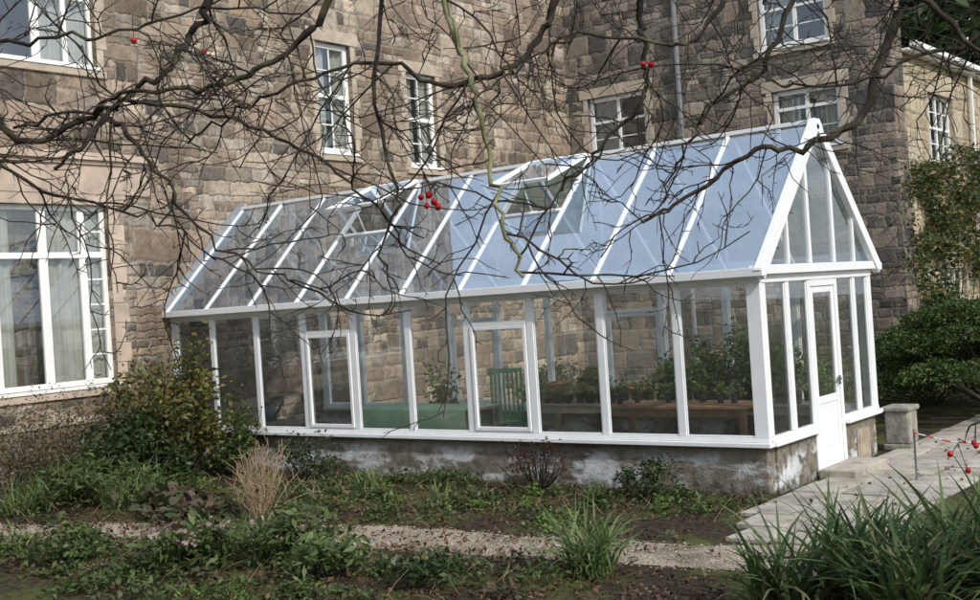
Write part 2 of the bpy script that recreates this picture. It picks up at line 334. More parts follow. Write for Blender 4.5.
for y0,y1 in ((.13,.66),(.76,1.28),(2.20,2.72),(2.81,W-.13)):
    gframe(y0,y0+.02,HS+.057,2.357,.008,.02); gframe(y1-.02,y1,HS+.057,2.357,.008,.02)
    j=rng.normal(0,.0015,2); gl.quad((j[0],y0,HS+.05),(j[1],y1,HS+.05),(0,y1,2.36),(0,y0,2.36))
gframe(1.371,2.109,2.28,2.357,.03,.04)
gframe(1.375,1.46,.07,2.278,.012,.03); gframe(2.02,2.105,.07,2.278,.012,.03); gframe(1.461,2.019,2.20,2.277,.011,.03); gframe(1.461,2.019,.07,.25,.011,.03); gframe(1.461,2.019,.86,.95,.011,.03); gframe(1.461,2.019,.251,.859,.0,.02)
gframe(1.56,1.92,.34,.77,.006,.02)
gl.quad((0,1.461,.94),(0,2.019,.94),(0,2.019,2.2),(0,1.461,2.2))
fr.box(-.05,.14,1.371,2.109,.035,.066)
def rz(y): return 2.5+(HR-2.5)*(1-abs(y-W/2)/(W/2+.06))
GX=.05
for y,w in ((.70,.05),(1.32,.07),(2.06,.07),(2.72,.05)): fr.box(-.03+GX,.03+GX,y-w/2,y+w/2,2.56,rz(y)-.05)
fr.box(-.05,GX+.06,-.10,W+.10,2.452,2.555)
gt=MB(); gt.V=[(GX,-.02,2.53),(GX,W+.02,2.53),(GX,W/2,HR-.04)]; gt.F=[(0,1,2)]
for s,ye in ((1,-.14),(-1,W+.14)):
    d=Vector((0,W/2-ye,HR-2.45)).normalized(); nrm=Vector((0,-d.z,d.y)) if s==1 else Vector((0,d.z,-d.y))
    if nrm.z<0: nrm=-nrm
    fr.beam((GX+.035,ye,2.45),Vector((GX+.035,W/2,HR)),.09,.15,tuple(nrm))
    for k in range(1,11):
        x=-k*B if k<10 else -L+.04
        fr.beam((x,ye+.03*s,2.50),(x,W/2,HR),.055,.06,tuple(nrm))
    fr.box(-L,.14,ye-.04 if s==1 else ye-.10,ye+.07 if s==1 else ye+.03,2.435,2.53)
    fr.box(-L,.10,min(ye+.07*s,ye+.14*s)+.002*s,max(ye+.07*s,ye+.14*s),2.456,2.50)
    for k in range(10):
        x1=-k*B-.02; x0=-(k+1)*B+.02
        if k==0: x1=GX
        j=rng.normal(0,.003,4)
        P=lambda x,f,jj:(x,(ye+.03*s)+(W/2-ye-.03*s)*f,2.515+(HR-2.5)*f+jj)
        top=.97 if not (s==1 and k in (3,6)) else .56
        glr.quad(P(x0,0,j[0]),P(x1,0,j[1]),P(x1,top,j[2]),P(x0,top,j[3]))
        if top<.9:
            fr.beam(P(x0,.56,0),P(x1,.56,0),.05,.055,tuple(nrm))
            th=math.radians(24); D=-d*math.cos(th)+nrm*math.sin(th); R0=Vector((x0+.02,W/2-.05,HR+.03)); R1=Vector((x1-.02,W/2-.05,HR+.03)); Lv=1.08
            n2=nrm*math.cos(th)+d*math.sin(th)
            v=MB(); v.beam(R0,R0+D*Lv,.06,.05,tuple(n2)); v.beam(R1,R1+D*Lv,.06,.05,tuple(n2)); v.beam(R0+Vector((.031,0,0)),R1-Vector((.031,0,0)),.06,.046,tuple(n2)); v.beam(R0+D*(Lv-.03)+Vector((.031,0,0)),R1+D*(Lv-.03)-Vector((.031,0,0)),.06,.046,tuple(n2))
            mid=(R0+R1)/2; v.beam(mid+D*(Lv-.1),Vector(P((x0+x1)/2,.58,0)),.02,.02,(1,0,0))
            v.done('open_roof_vent',m_white,gh,bevel=.005)
            q=MB(); q.quad(tuple(R0),tuple(R1),tuple(R1+D*Lv),tuple(R0+D*Lv)); q.done('roof_vent_glass',m_glassR,gh)
fr.box(-L,.10,W/2-.06,W/2+.06,HR-.01,HR+.04)
for k in (2,4,6,8): fr.box(-k*B-.015,-k*B+.015,.06,W-.06,2.47,2.51)
fr.done('white_frame',m_white,gh,bevel=.006)
gl.done('wall_glass',m_glassW,gh); gt.done('gable_glass',m_glassW,gh); glr.done('roof_glass',m_glassR,gh)
mb=MB(); mb.beam((-L+.01,-.1,2.56),(-L+.01,W/2,HR+.07),.02,.2,(0,-.7,.7)); mb.done('wall_flashing',m_lead,gh)
mb=MB(); mb.box(.035,.05,2.03,2.07,1.05,1.16); mb.box(.05,.065,1.93,2.07,1.11,1.13); mb.done('door_handle',m_steel,gh)
mb=MB(); mb.box(.012,.03,2.55,2.98,.02,.42); mb.box(.031,.04,2.60,2.93,.07,.37); mb.done('wooden_hatch',m_wood2,gh,bevel=.004)

# ------------------------------------------------------------ greenhouse contents
def table(name,x0,x1,y0,y1,z,mat,slats=False):
    e=empty(name,((x0+x1)/2,(y0+y1)/2,0)); mb=MB(); cx,cy=e.location[:2]
    def b(a,c,d,f,g,h): mb.box(a-cx,c-cx,d-cy,f-cy,g,h)
    if slats:
        n=6; w=(y1-y0)/n
        for i in range(n): b(x0,x1,y0+i*w,y0+i*w+w*.85,z-.03,z)
    else: b(x0,x1,y0,y1,z-.035,z)
    for x in (x0+.06,x1-.13):
        for y in (y0+.05,y1-.12): b(x,x+.07,y,y+.07,.03,z-.037)
    b(x0+.14,x1-.14,y0+.06,y0+.09,z-.14,z-.04); b(x0+.14,x1-.14,y1-.10,y1-.07,z-.14,z-.04)
    mb.done('table_frame',mat,e,bevel=.004); return e
table('potting_table',-2.75,-.65,.85,1.6,.90,m_wood)
table('plant_bench',-5.0,-.4,2.35,3.1,.76,m_wood2,True)
table('plant_bench',-10.2,-8.0,.35,1.0,.66,m_wood2,True)
e=table('cloth_covered_table',-7.4,-5.2,1.1,1.95,.80,m_wood2)
V=[];F=[];n=40
for i in range(n+1):
    x=-1.13+2.26*i/n
    for y,z in ((-.46,.52+.02*math.sin(i*.9)),(-.45,.80),(-.43,.808),(.43,.808),(.45,.5)): V.append((x,y+.015*math.sin(i*1.1)*(z<.7),z))
for i in range(n):
    for j in range(4): F.append((5*i+j,5*i+5+j,5*i+6+j,5*i+1+j))
add('green_cloth',V,F,m_cloth,e,smooth=True)

def leaf_arrays(C,size,up=.4,aspect=.5,fold=.25,dirs=None,round_=False):
    n=len(C); C=np.asarray(C)
    if dirs is None:
        d=rng.normal(size=(n,3)); d[:,2]=d[:,2]*.6+up*.3
    else: d=dirs+rng.normal(size=(n,3))*.35
    d/=np.linalg.norm(d,axis=1)[:,None]
    nn=rng.normal(size=(n,3))*.6; nn[:,2]+=up*2
    s=np.cross(d,nn); s/=np.linalg.norm(s,axis=1)[:,None]+1e-9
    nn=np.cross(s,d)
    sz=(size*(.6+.8*rng.random(n)))[:,None]
    a=C; tip=C+d*sz-nn*sz*.12
    if round_:
        fs=[(.12,.55),(.4,1.),(.72,.85),(.93,.4)]
        R=[C+d*sz*f-s*sz*aspect*.5*w+nn*sz*fold*.4*w for f,w in fs]; Lf=[C+d*sz*f+s*sz*aspect*.5*w+nn*sz*fold*.4*w for f,w in fs]
        V=np.stack([a]+R+[tip]+Lf[::-1],1).reshape(-1,3); return V,np.arange(10*n).reshape(-1,10)
    m=C+d*sz*.5
    l=m+s*sz*aspect*.5+nn*sz*fold*.5; r=m-s*sz*aspect*.5+nn*sz*fold*.5
    V=np.stack([a,r,tip,l],1).reshape(-1,3); F=np.arange(4*n).reshape(-1,4)
    return V,F
def cloud(c,rad,n,clumps=30,spread=.22,shell=True):
    c=np.array(c);rad=np.array(rad)
    k=rng.normal(size=(clumps,3)); k/=np.linalg.norm(k,axis=1)[:,None]
    k*= (rng.random((clumps,1))**(.35 if shell else .8))
    idx=rng.integers(0,clumps,n)
    P=k[idx]+rng.normal(size=(n,3))*spread*(.6+.8*rng.random(clumps))[idx][:,None]
    P=c+P*rad; P=P[P[:,2]>.02]; return P
def tubes(paths,sides=5):
    VV=[];FF=[];off=0
    for pts,rad in paths:
        P=np.asarray(pts,float);n=len(P); T=np.gradient(P,axis=0); T/=np.linalg.norm(T,axis=1)[:,None]+1e-9
        ref=np.array([.31,.52,.79]); A=np.cross(T,ref); A/=np.linalg.norm(A,axis=1)[:,None]+1e-9; Bv=np.cross(T,A)
        a=np.arange(sides)*2*math.pi/sides
        R=np.asarray(rad)[:,None,None]
        ring=P[:,None,:]+R*(np.cos(a)[None,:,None]*A[:,None,:]+np.sin(a)[None,:,None]*Bv[:,None,:])
        VV.append(ring.reshape(-1,3))
        i=np.arange(n-1)[:,None]*sides; j=np.arange(sides)[None,:]; j2=(j+1)%sides
        FF.append((np.stack([i+j,i+j2,i+sides+j2,i+sides+j],-1).reshape(-1,4))+off); off+=n*sides
    return np.concatenate(VV),np.concatenate(FF)
m_leaf_lt=leafmat('fresh_leaf',[(.12,.20,.05),(.18,.27,.07),(.09,.15,.04)])
m_leaf_md=leafmat('mid_green_leaf',[(.055,.095,.03),(.09,.14,.04),(.13,.175,.06),(.06,.075,.03)])
m_leaf_dk=leafmat('dark_green_leaf',[(.026,.05,.02),(.05,.085,.03),(.075,.105,.04)],.4)
m_leaf_ye=leafmat('yellow_green_leaf',[(.05,.10,.02),(.15,.18,.045),(.24,.20,.07),(.14,.08,.03),(.07,.12,.03)])
m_leaf_rd=leafmat('bronze_leaf',[(.07,.09,.045),(.13,.08,.055),(.06,.10,.045),(.16,.11,.075),(.08,.11,.05)],.4)
m_leaf_pu=leafmat('dark_purple_leaf',[(.03,.012,.012),(.07,.02,.02),(.04,.03,.015)])
m_leaf_br=leafmat('dead_leaf',[(.10,.055,.035),(.17,.095,.06),(.06,.035,.025),(.22,.15,.10)],.9,.1,.1)
m_blade=leafmat('strap_leaf',[(.07,.13,.04),(.12,.19,.06),(.17,.24,.09),(.25,.25,.12)],.45,.3)
m_blade_dk=leafmat('dark_strap_leaf',[(.035,.075,.03),(.06,.115,.04),(.10,.155,.055),(.17,.17,.09)],.5,.25,.2)
m_ever=leafmat('evergreen_leaf',[(.035,.075,.02),(.075,.125,.035),(.14,.19,.05)],.5,.2)
m_flower=leafmat('pink_petal',[(.42,.24,.27),(.50,.44,.38),(.34,.16,.20)],.6,.3)

e=empty('potted_seedlings',(0,0,0)); mb=MB(); P=[]
x=-4.9
while x<-.55:
    for y in (2.5,2.8):
        r=random.uniform(.05,.075); h=random.uniform(.12,.16); mb.rev([(0,0),(r*.75,0),(r,h),(r*.9,h),(r*.85,h-.015),(0,h-.015)],(x,y,.762),12)
        m=int(40 if x<-2.6 else 60); P.append(np.array([x,y,.762+h])+np.abs(rng.normal(size=(m,3)))*[0,0,.08 if x<-2.6 else .18]+rng.normal(size=(m,3))*[.05,.05,0])
    x+=random.uniform(.17,.24)
x=-2.6
while x<-.8:
    y=random.uniform(1.15,1.45); r=random.uniform(.045,.06); h=.11; mb.rev([(0,0),(r*.75,0),(r,h),(r*.9,h),(r*.85,h-.015),(0,h-.015)],(x,y,.902),12)
    P.append(np.array([x,y,.90+h])+np.abs(rng.normal(size=(30,3)))*[0,0,.07]+rng.normal(size=(30,3))*[.04,.04,0]); x+=random.uniform(.18,.45)
mb.done('plant_pots',m_black,e); V,F=leaf_arrays(np.concatenate(P),.07); addnp('seedling_leaves',V,F,m_leaf_lt,e)
for (x,y,z,s) in [(-2.1,2.65,.88,.34),(-1.5,2.7,.88,.38),(-.95,2.65,.88,.30),(-2.75,2.75,.88,.22),(-4.1,2.75,.88,.15)]:
    e=empty('potted_plant',(x,y,z-.12)); mb=MB(); mb.rev([(0,0),(.09,0),(.13,.22),(.12,.22),(.11,.19),(0,.19)],(0,0,0),16); mb.done('pot',m_black,e,smooth=True)
    V,F=leaf_arrays(cloud((0,0,.22+s*.8),(s*.9,s*.8,s),900,14,.3),.08); addnp('leaves',V,F,m_leaf_lt,e)
e=empty('terracotta_pot',(-4.65,2.7,.762)); mb=MB(); mb.rev([(0,0),(.11,0),(.16,.25),(.18,.25),(.18,.30),(.15,.30),(.14,.26),(0,.26)],(0,0,0),24); mb.done('pot_body',m_terra,e,smooth=True)
e=empty('terracotta_pot',(-6.9,2.5,.03)); mb=MB(); mb.rev([(0,0),(.2,0),(.28,.5),(.31,.5),(.31,.58),(.27,.58),(.25,.5),(0,.5)],(0,0,0),24); mb.done('pot_body',m_terra,e,smooth=True)
V,F=leaf_arrays(cloud((0,0,.9),(.28,.28,.35),400,12,.3),.10); addnp('leaves',V,F,m_leaf_lt,e)
e=empty('terracotta_pot',(-3.2,2.6,.762)); mb=MB(); mb.rev([(0,0),(.07,0),(.11,.18),(.125,.18),(.125,.22),(.10,.22),(.09,.18),(0,.18)],(0,0,0),20); mb.done('pot_body',m_terra,e,smooth=True)
e=empty('watering_can',(-8.95,.7,.662)); mb=MB(); mb.rev([(0,0),(.11,0),(.12,.02),(.11,.24),(.09,.27),(.06,.28)],(0,0,0),20)
V,F=tubes([([(.10,0,.05),(.2,0,.15),(.33,0,.30)],[.025,.02,.016]),([(-.1,0,.08),(-.2,0,.16),(-.19,0,.26),(-.07,0,.30),(.05,0,.28)],[.01]*5)],8)
mb.done('can_body',m_steel,e,smooth=True); addnp('spout_and_handle',V,F,m_steel,e,True)
e=empty('slatted_garden_chair',(-5.6,2.6,.03)); e.rotation_euler=(0,0,.5); mb=MB()
for sx in (-.24,.24):
    mb.box(sx-.02,sx+.02,.2,.24,0,1.25); mb.box(sx-.02,sx+.02,-.24,-.20,0,.65); mb.box(sx-.025,sx+.025,-.26,.199,.651,.68)
for i in range(6): mb.box(-.219,.219,-.22+i*.07,-.165+i*.07,.42,.44)
for i in range(6): mb.box(-.2+i*.07,-.165+i*.07,.21,.23,.5,1.18)
mb.box(-.219,.219,.205,.235,1.181,1.25); mb.box(-.219,.219,.205,.235,.445,.499); mb.done('chair_frame',m_chair,e,bevel=.003)

# ------------------------------------------------------------ ground
add('ground',[(-150,-150,0),(150,-150,0),(150,150,0),(-150,150,0)],[(0,1,2,3)],m_soil)
UP=[(-14,-7),(-8.6,-4.6),(-6,-3.6),(-3.2,-2.75),(-1.2,-2.65),(.4,-2.45),(1.2,-2.1),(2.4,-1.6)]; LO=[(-14,-8.2),(-8.4,-5.6),(-5.6,-4.5),(-3,-3.7),(-1.,-3.55),(.8,-3.25),(1.6,-3.2),(3.4,-3.0)]
def offpath(C,m=.0):
    yu=np.interp(C[:,0],[p[0] for p in UP],[p[1] for p in UP]); yl=np.interp(C[:,0],[p[0] for p in LO],[p[1] for p in LO])
    w=rng.normal(size=len(C))*.09
    return C[((C[:,1]>yu+m+w)|(C[:,1]<yl-m+w))&((C[:,0]<.1)|(C[:,1]<-2.6))]
def strip(name,up,lo,z,mat,n=60,jit=.07):
    def samp(pl):
        P=np.array(pl,float); d=np.r_[0,np.cumsum(np.linalg.norm(np.diff(P,axis=0),axis=1))]; tt=np.linspace(0,d[-1],n); return np.stack([np.interp(tt,d,P[:,0]),np.interp(tt,d,P[:,1])],1)
    a=samp(up)+rng.normal(size=(n,2))*jit*.5; b=samp(lo)+rng.normal(size=(n,2))*jit*.5
    V=[(x,y,z) for x,y in a]+[(x,y,z) for x,y in b]; add(name,V,[(i,i+1,n+i+1,n+i) for i in range(n-1)],mat); return a,b
a,b=strip('gravel_path',UP,LO,.006,m_gravel)
n=9000; k=rng.integers(0,59,n); f=rng.random(n); g=rng.random(n)*1.2-.1
A=a[k]*(1-f)[:,None]+a[np.minimum(k+1,59)]*f[:,None]; Bq=b[k]*(1-f)[:,None]+b[np.minimum(k+1,59)]*f[:,None]
C=A*(1-g)[:,None]+Bq*g[:,None]; C=np.c_[C,np.full(n,.008)]
oct_=np.array([(1,0,0),(-1,0,0),(0,1,0),(0,-1,0),(0,0,.7),(0,0,-.7)],float); of=np.array([(0,2,4),(2,1,4),(1,3,4),(3,0,4),(2,0,5),(1,2,5),(3,1,5),(0,3,5)])
sz=(.006+.011*rng.random(n)**2); ang=rng.random(n)*6.28; sc=np.stack([sz*(1+rng.random(n)*.6),sz,sz*.8],1)
Vp=oct_[None]*sc[:,None]; ca,sa=np.cos(ang)[:,None],np.sin(ang)[:,None]; Vp=np.stack([Vp[...,0]*ca-Vp[...,1]*sa,Vp[...,0]*sa+Vp[...,1]*ca,Vp[...,2]],-1)+C[:,None]
Fp=of[None]+np.arange(n)[:,None,None]*6; addnp('gravel_pebbles',Vp.reshape(-1,3),Fp.reshape(-1,3),m_peb)
mb=MB(); y=-2.2
while y<7:
    h=random.uniform(.5,.85); xs=[.12,random.uniform(.55,.75),random.uniform(1.05,1.25),1.75]
    off=.0 if y>-1 else (-1-y)*.35
    for x0,x1 in zip(xs,xs[1:]):
        g=.012; j=lambda:random.uniform(-.03,.03); zt=.03+random.uniform(0,.012); i=len(mb.V)
        q=[(x0+g+off+j(),y+g+j()),(x1-g+off+j(),y+g+j()),(x1-g+off+j(),y+h-g+j()),(x0+g+off+j(),y+h-g+j())]
        mb.V+=[(*p,-.03) for p in q]+[(*p,zt) for p in q]; mb.F+=[(i+4,i+5,i+6,i+7)]+[(i+k,i+(k+1)%4,i+4+(k+1)%4,i+4+k) for k in range(4)]
    y+=h
mb.done('paved_path',m_flag,None,bevel=.01)
mb=MB(); mb.box(.05,.50,1.2,2.3,.0,.12); mb.done('door_step',m_flag,None,bevel=.015)
e=empty('stone_pier',(.14,3.85,0)); mb=MB(); mb.box(-.19,.19,-.22,.22,0,.09); mb.box(-.16,.16,-.19,.19,.091,.52); mb.box(-.19,.19,-.22,.22,.521,.59); mb.done('pier_blocks',simple('weathered_pier_stone',(.30,.285,.24),.9,.4,7,.6,.02),e,bevel=.02)
def inbed(n,x0,x1,y0,y1): return np.stack([rng.uniform(x0,x1,n),rng.uniform(y0,y1,n),np.full(n,.012)],1)
C=np.concatenate([inbed(2600,-10,.1,-3.6,-.05),inbed(3600,-8,1.5,-6,-3.5),inbed(250,-4,3,-3.6,-2.4),inbed(200,.1,2.5,-2,5)]); C[:,2]+=rng.random(len(C))*.02
V,F=leaf_arrays(C,.055,up=1.2,aspect=.6,fold=.3); addnp('fallen_leaves',V,F,m_leaf_br)
def patchy(n,x0,x1,y0,y1,k,sp,hm):
    c=np.stack([rng.uniform(x0,x1,k),rng.uniform(y0,y1,k)],1); s=rng.uniform(.5,1.5,k)*sp; h=rng.uniform(.3,1,k)*hm; i=rng.integers(0,k,n)
    q=rng.normal(size=(n,2)); P=c[i]+q*s[i][:,None]; z=h[i]*np.exp(-(q**2).sum(1)*.5)*rng.random(n)+.01
    return np.c_[P,z]
e=empty('ground_cover_plants')
C=offpath(np.concatenate([patchy(6500,-10,-.2,-2.6,-.2,60,.13,.2),patchy(6500,-8.5,0,-6.2,-4.1,42,.15,.24)]),.05); C=C[C[:,1]<-.03]
V,F=leaf_arrays(C,.065,up=.8); addnp('small_leaves',V,F,m_leaf_md,e)
C=offpath(np.concatenate([patchy(3000,-10,-.2,-2.4,-.2,36,.10,.26),patchy(900,-7,1,-6,-4.1,16,.09,.18)]),.05); C=C[C[:,1]<-.03]; V,F=leaf_arrays(C,.05,up=.8); addnp('light_leaves',V,F,m_leaf_lt,e)
C=offpath(patchy(3500,-9,1,-6.2,-.3,45,.14,.16),.03); C=C[C[:,1]<-.03]; V,F=leaf_arrays(C,.07,up=.8); addnp('bronze_leaves',V,F,m_leaf_rd,e)
ps=[]
for i in range(420):
    x,y=rng.uniform(-9.5,.2),rng.uniform(-5.8,-.2)
    if not len(offpath(np.array([[x,y,0]]))): continue
    az=rng.random()*6.28; l=rng.uniform(.08,.3); zz=rng.uniform(.1,1.2)*l*.8; ps.append(([(x,y,.01),(x+l*.4*math.cos(az),y+l*.4*math.sin(az),zz*.6+.01),(x+l*.9*math.cos(az+.3),y+l*.9*math.sin(az+.3),zz+.01)],[.003,.0025,.0015]))
V,F=tubes(ps,4); addnp('dead_stalks',V,F,m_twigdry,e)
def blades(name,items,mat,seg=6):
    VV=[];FF=[];off=0
    for (cx,cy,n,ln,spread,w,base) in items:
        for _ in range(n):
            az=rng.random()*6.283; l=ln*(.55+.6*rng.random()); el=math.radians(rng.uniform(50,88)); dr=rng.uniform(.3,1.)*spread
            r0=base*math.sqrt(rng.random()); b0=rng.random()*6.28
            p=np.array([cx+r0*math.cos(b0),cy+r0*math.sin(b0),0.]); tw=rng.normal()*.4; s=np.array([-math.sin(az+tw),math.cos(az+tw),rng.normal()*.25])
            for i in range(seg+1):
                f=i/seg; ww=w*(.5+.9*f if f<.35 else .82*(1-((f-.35)/.65)**1.8)+.02)
                VV.append(p-s*ww/2);VV.append(p+s*ww/2)
                a=el-dr*f*1.9; p=p+np.array([math.cos(az)*math.cos(a),math.sin(az)*math.cos(a),math.sin(a)])*l/seg
                if p[2]<.015:p[2]=.015
            for i in range(seg): FF.append((off+2*i,off+2*i+1,off+2*i+3,off+2*i+2))
            off+=2*(seg+1)
    return addnp(name,VV,FF,mat)
blades('agapanthus_clump',[(.08,-3.75,180,.66,1.0,.028,.2)],m_blade)
blades('strap_leaf_border_plant',[(2.4,-3.7,170,1.0,.95,.042,.28),(3.05,-3.3,170,1.05,.9,.042,.28),(2.0,-4.2,130,.85,1,.038,.22),(2.9,-4.2,150,.95,.95,.042,.25),(3.6,-3.7,170,1.1,.9,.042,.28),(2.45,-2.95,90,.65,1,.032,.2),(3.3,-2.7,120,.9,.9,.038,.25)],m_blade_dk)
blades('green_iris_clump',[(-4.1,-4.45,90,.48,.8,.022,.14),(-3.8,-4.3,50,.4,.8,.02,.1),(-6.3,-5.3,60,.4,.9,.022,.15)],m_blade)
blades('grassy_clump',[(-9.0,-2.9,240,.75,.7,.026,.5),(-8.2,-2.4,180,.6,.8,.024,.35),(-6.6,-1.6,80,.42,.9,.02,.2),(-5.3,-.9,60,.4,.9,.02,.15),(-3.6,-1.4,40,.3,.9,.018,.12),(-7.6,-3.0,120,.5,.8,.022,.3),(-1.9,-.6,50,.3,.9,.018,.12),(-8.7,-3.7,160,.55,.8,.024,.35)],m_blade)
def filt(xs,ys): return [(x,y) for x,y in zip(xs,ys) if len(offpath(np.array([[x,y,0]])))]
it=[(x,y,7,.06,1.,.004,.06) for x,y in zip(rng.uniform(-3.5,3,420),rng.uniform(-5.5,-3.6,420))]+[(x,y,7,.07,1.,.004,.06) for x,y in filt(rng.uniform(-10,0,300),rng.uniform(-2.6,-.1,300))]+[(x,y,8,.07,1.,.005,.08) for x,y in zip(rng.uniform(1.9,5,500),rng.uniform(-1.5,6,500))]
blades('short_grass',it,leafmat('grass_blade',[(.09,.12,.03),(.14,.17,.05),(.19,.19,.08)]),3)

def shrub(name,loc,rad,n,size,mat,clumps=30,spread=.22,zc=None,stems=14,stemmat=None,aspect=.5,up=.4,round_=False):
    e=empty(name,loc); zc=rad[2] if zc is None else zc
    C=cloud((0,0,zc),rad,n,clumps,spread); V,F=leaf_arrays(C,size,aspect=aspect,up=up,round_=round_); addnp('leaves',V,F,mat,e)
    ps=[]
    for i in range(stems):
        q=C[rng.integers(0,len(C))]; b=np.array([q[0]*.15,q[1]*.15,0]); m=b*.4+q*.6+rng.normal(size=3)*.05*rad[0]; m[2]=q[2]*.5
        ps.append(([b,m,q],[.012,.009,.004]))
    if ps: V,F=tubes(ps,5); addnp('stems',V,F,stemmat or m_bark,e)
    return e
shrub('leafy_shrub',(-9.0,-1.05,0),(.85,.85,.95),3800,.10,m_leaf_ye,34,.2,zc=1.05,stems=24)
shrub('leafy_shrub',(-8.3,-.6,0),(.5,.4,.45),900,.08,m_leaf_md,14)
shrub('clipped_hedge',(-9.3,-3.0,0),(.45,1.9,.65),9000,.045,leafmat('dry_hedge_leaf',[(.10,.095,.05),(.19,.15,.09),(.07,.085,.04)]),60,.25,zc=.7)
shrub('dark_evergreen_shrub',(-8.9,-1.9,0),(.6,.8,.5),3000,.09,m_leaf_dk,30)
shrub('euphorbia_plant',(-8.3,-3.0,0),(.7,.7,.28),1600,.11,m_leaf_md,30,.16,aspect=.25)
shrub('bergenia_plant',(-5.9,-3.25,0),(.7,.4,.10),330,.14,m_leaf_rd,24,.3,stems=6,aspect=.75,up=.7,round_=True)
shrub('bergenia_plant',(-6.9,-2.9,0),(.5,.4,.10),200,.14,m_leaf_rd,16,.3,stems=6,aspect=.75,up=.7,round_=True)
for lc,rd in (((-2.85,-4.4,0),(.6,.5,.26)),((-3.6,-5.0,0),(.5,.4,.22))):
    e=shrub('hellebore_plant',lc,rd,1000,.12,m_leaf_md,24,.2,stems=10,aspect=.35)
    V,F=leaf_arrays(cloud((0,0,.36),(.5,.42,.12),150,40,.08),.045,aspect=.9); addnp('flowers',V,F,m_flower,e)
shrub('hellebore_plant',(-2.0,-4.8,0),(.35,.35,.2),400,.11,m_leaf_md,14,.2,stems=8,aspect=.35)
shrub('low_green_plant',(-1.0,-4.6,0),(.4,.3,.14),450,.07,m_leaf_dk,16,.18,stems=0)
shrub('low_green_plant',(-5.3,-5.4,0),(.5,.4,.2),700,.08,m_leaf_md,18,.18,stems=0)
shrub('purple_barberry_shrub',(-2.85,-.42,0),(.36,.3,.3),900,.035,m_leaf_pu,18,stems=30)
shrub('low_green_plant',(-1.3,-.42,0),(.34,.28,.22),600,.06,m_leaf_dk,16)
shrub('low_green_plant',(-6.8,-.6,0),(.6,.35,.28),900,.06,m_leaf_dk,16)
shrub('low_green_plant',(-4.3,-.4,0),(.5,.25,.12),500,.05,m_leaf_md,16,stems=0)
e=empty('evergreen_bush',(.7,7.4,0)); CC=[]
for i in range(44):
    a=rng.random()*6.28; r=rng.random()**.55; hgt=math.sqrt(max(0,1-r*r)); c=np.array([2.3*r*math.cos(a),1.7*r*math.sin(a),.35+1.35*hgt*rng.uniform(.85,1.1)]); rr=np.array([.55,.5,.26])*rng.uniform(.7,1.15)
    k=rng.normal(size=(1100,3)); k/=np.linalg.norm(k,axis=1)[:,None]; k[:,2]=np.abs(k[:,2])*1.1-.25; CC.append(c+k*rr*(1+rng.normal(size=(1100,1))*.09))
C=np.concatenate(CC); C=C[C[:,2]>.02]; V,F=leaf_arrays(C,.06,up=.7); addnp('leaves',V,F,m_ever,e)
V,F=tubes([([(0,0,0),c[:3]*[.5,.5,.4],c[:3]],[.04,.03,.01]) for c in [CC[i].mean(0) for i in range(12)]],6); addnp('stems',V,F,m_bark,e)
shrub('evergreen_shrub',(-1.3,9.8,0),(1.5,1.3,.6),12000,.07,m_ever,60,.2,zc=.6)
shrub('courtyard_shrub',(-3.9,7.5,0),(1.2,.8,.5),3000,.09,m_leaf_md,30)
shrub('courtyard_shrub',(-1.9,6.0,0),(.9,.7,.55),2600,.08,m_leaf_lt,30)
shrub('courtyard_shrub',(-8.5,8.0,0),(.9,.7,.45),2200,.09,m_leaf_dk,30)
def wander(p,d,l,n,jit,grav=0):
    P=[np.array(p,float)]; d=np.array(d,float); d/=np.linalg.norm(d)
    for i in range(n):
        d=d+rng.normal(size=3)*jit+np.array([0,0,grav]); d/=np.linalg.norm(d); P.append(P[-1]+d*l/n)
    return np.array(P)
ps=[]
for i in range(46):
    az=rng.random()*6.28; tl=rng.uniform(.1,.6); P=wander((rng.normal()*.04,rng.normal()*.04,0),(math.cos(az)*tl,math.sin(az)*tl,1),rng.uniform(.5,1.05),7,.13); ps.append((P,np.linspace(.006,.003,8)))
    for j in range(4): q=P[rng.integers(3,7)]; ps.append((wander(q,(rng.normal()*.7,rng.normal()*.7,1),rng.uniform(.12,.3),4,.18),np.linspace(.0035,.002,5)))
e=empty('dry_bare_shrub',(-4.9,-3.1,0)); V,F=tubes(ps,4); addnp('twigs',V,F,m_twigdry,e)
C=np.concatenate([np.stack([XW+.05+np.abs(rng.normal(size=9000))*.25,rng.normal(0,1.0,9000)+14.2,rng.uniform(.2,4.7,9000)],1),np.stack([XW+.05+np.abs(rng.normal(size=6000))*.28,rng.normal(0,1.3,6000)+17.6,rng.uniform(2.2,5.2,6000)],1)])
kk=np.sin(C[:,1]*3.1+C[:,2]*2.2)+np.sin(C[:,2]*4.3-C[:,1]*1.3); C=C[(kk>-.45)&~((C[:,1]>14.7)&(C[:,1]<16.7)&(C[:,2]<2.5))]
e=empty('climbing_ivy'); h=len(C)//2; pm=rng.permutation(len(C))
V,F=leaf_arrays(C[pm[:h]],.12,up=-.2); addnp('ivy_leaves',V,F,m_leaf_ye,e); V,F=leaf_arrays(C[pm[h:]],.12,up=-.2); addnp('ivy_leaves_dark',V,F,m_leaf_dk,e)
ps=[(wander((XW+.05,13.6+i*.35,0),(0,rng.normal()*.2,1),4.2,14,.12),np.linspace(.02,.006,15)) for i in range(8)]
for P,_ in ps: P[:,0]=XW+.06
V,F=tubes(ps,5); addnp('ivy_stems',V,F,m_bark,e)
t=NT('red_white_tape'); sp=t.n('ShaderNodeSeparateXYZ',{0:t.pos()}); m_tape=t.bsdf(t.mix(t.M('GREATER_THAN',t.M('FRACT',t.M('MULTIPLY',sp.outputs[0],5.)),.5),(.75,.75,.75),(.6,.04,.04)),.5)
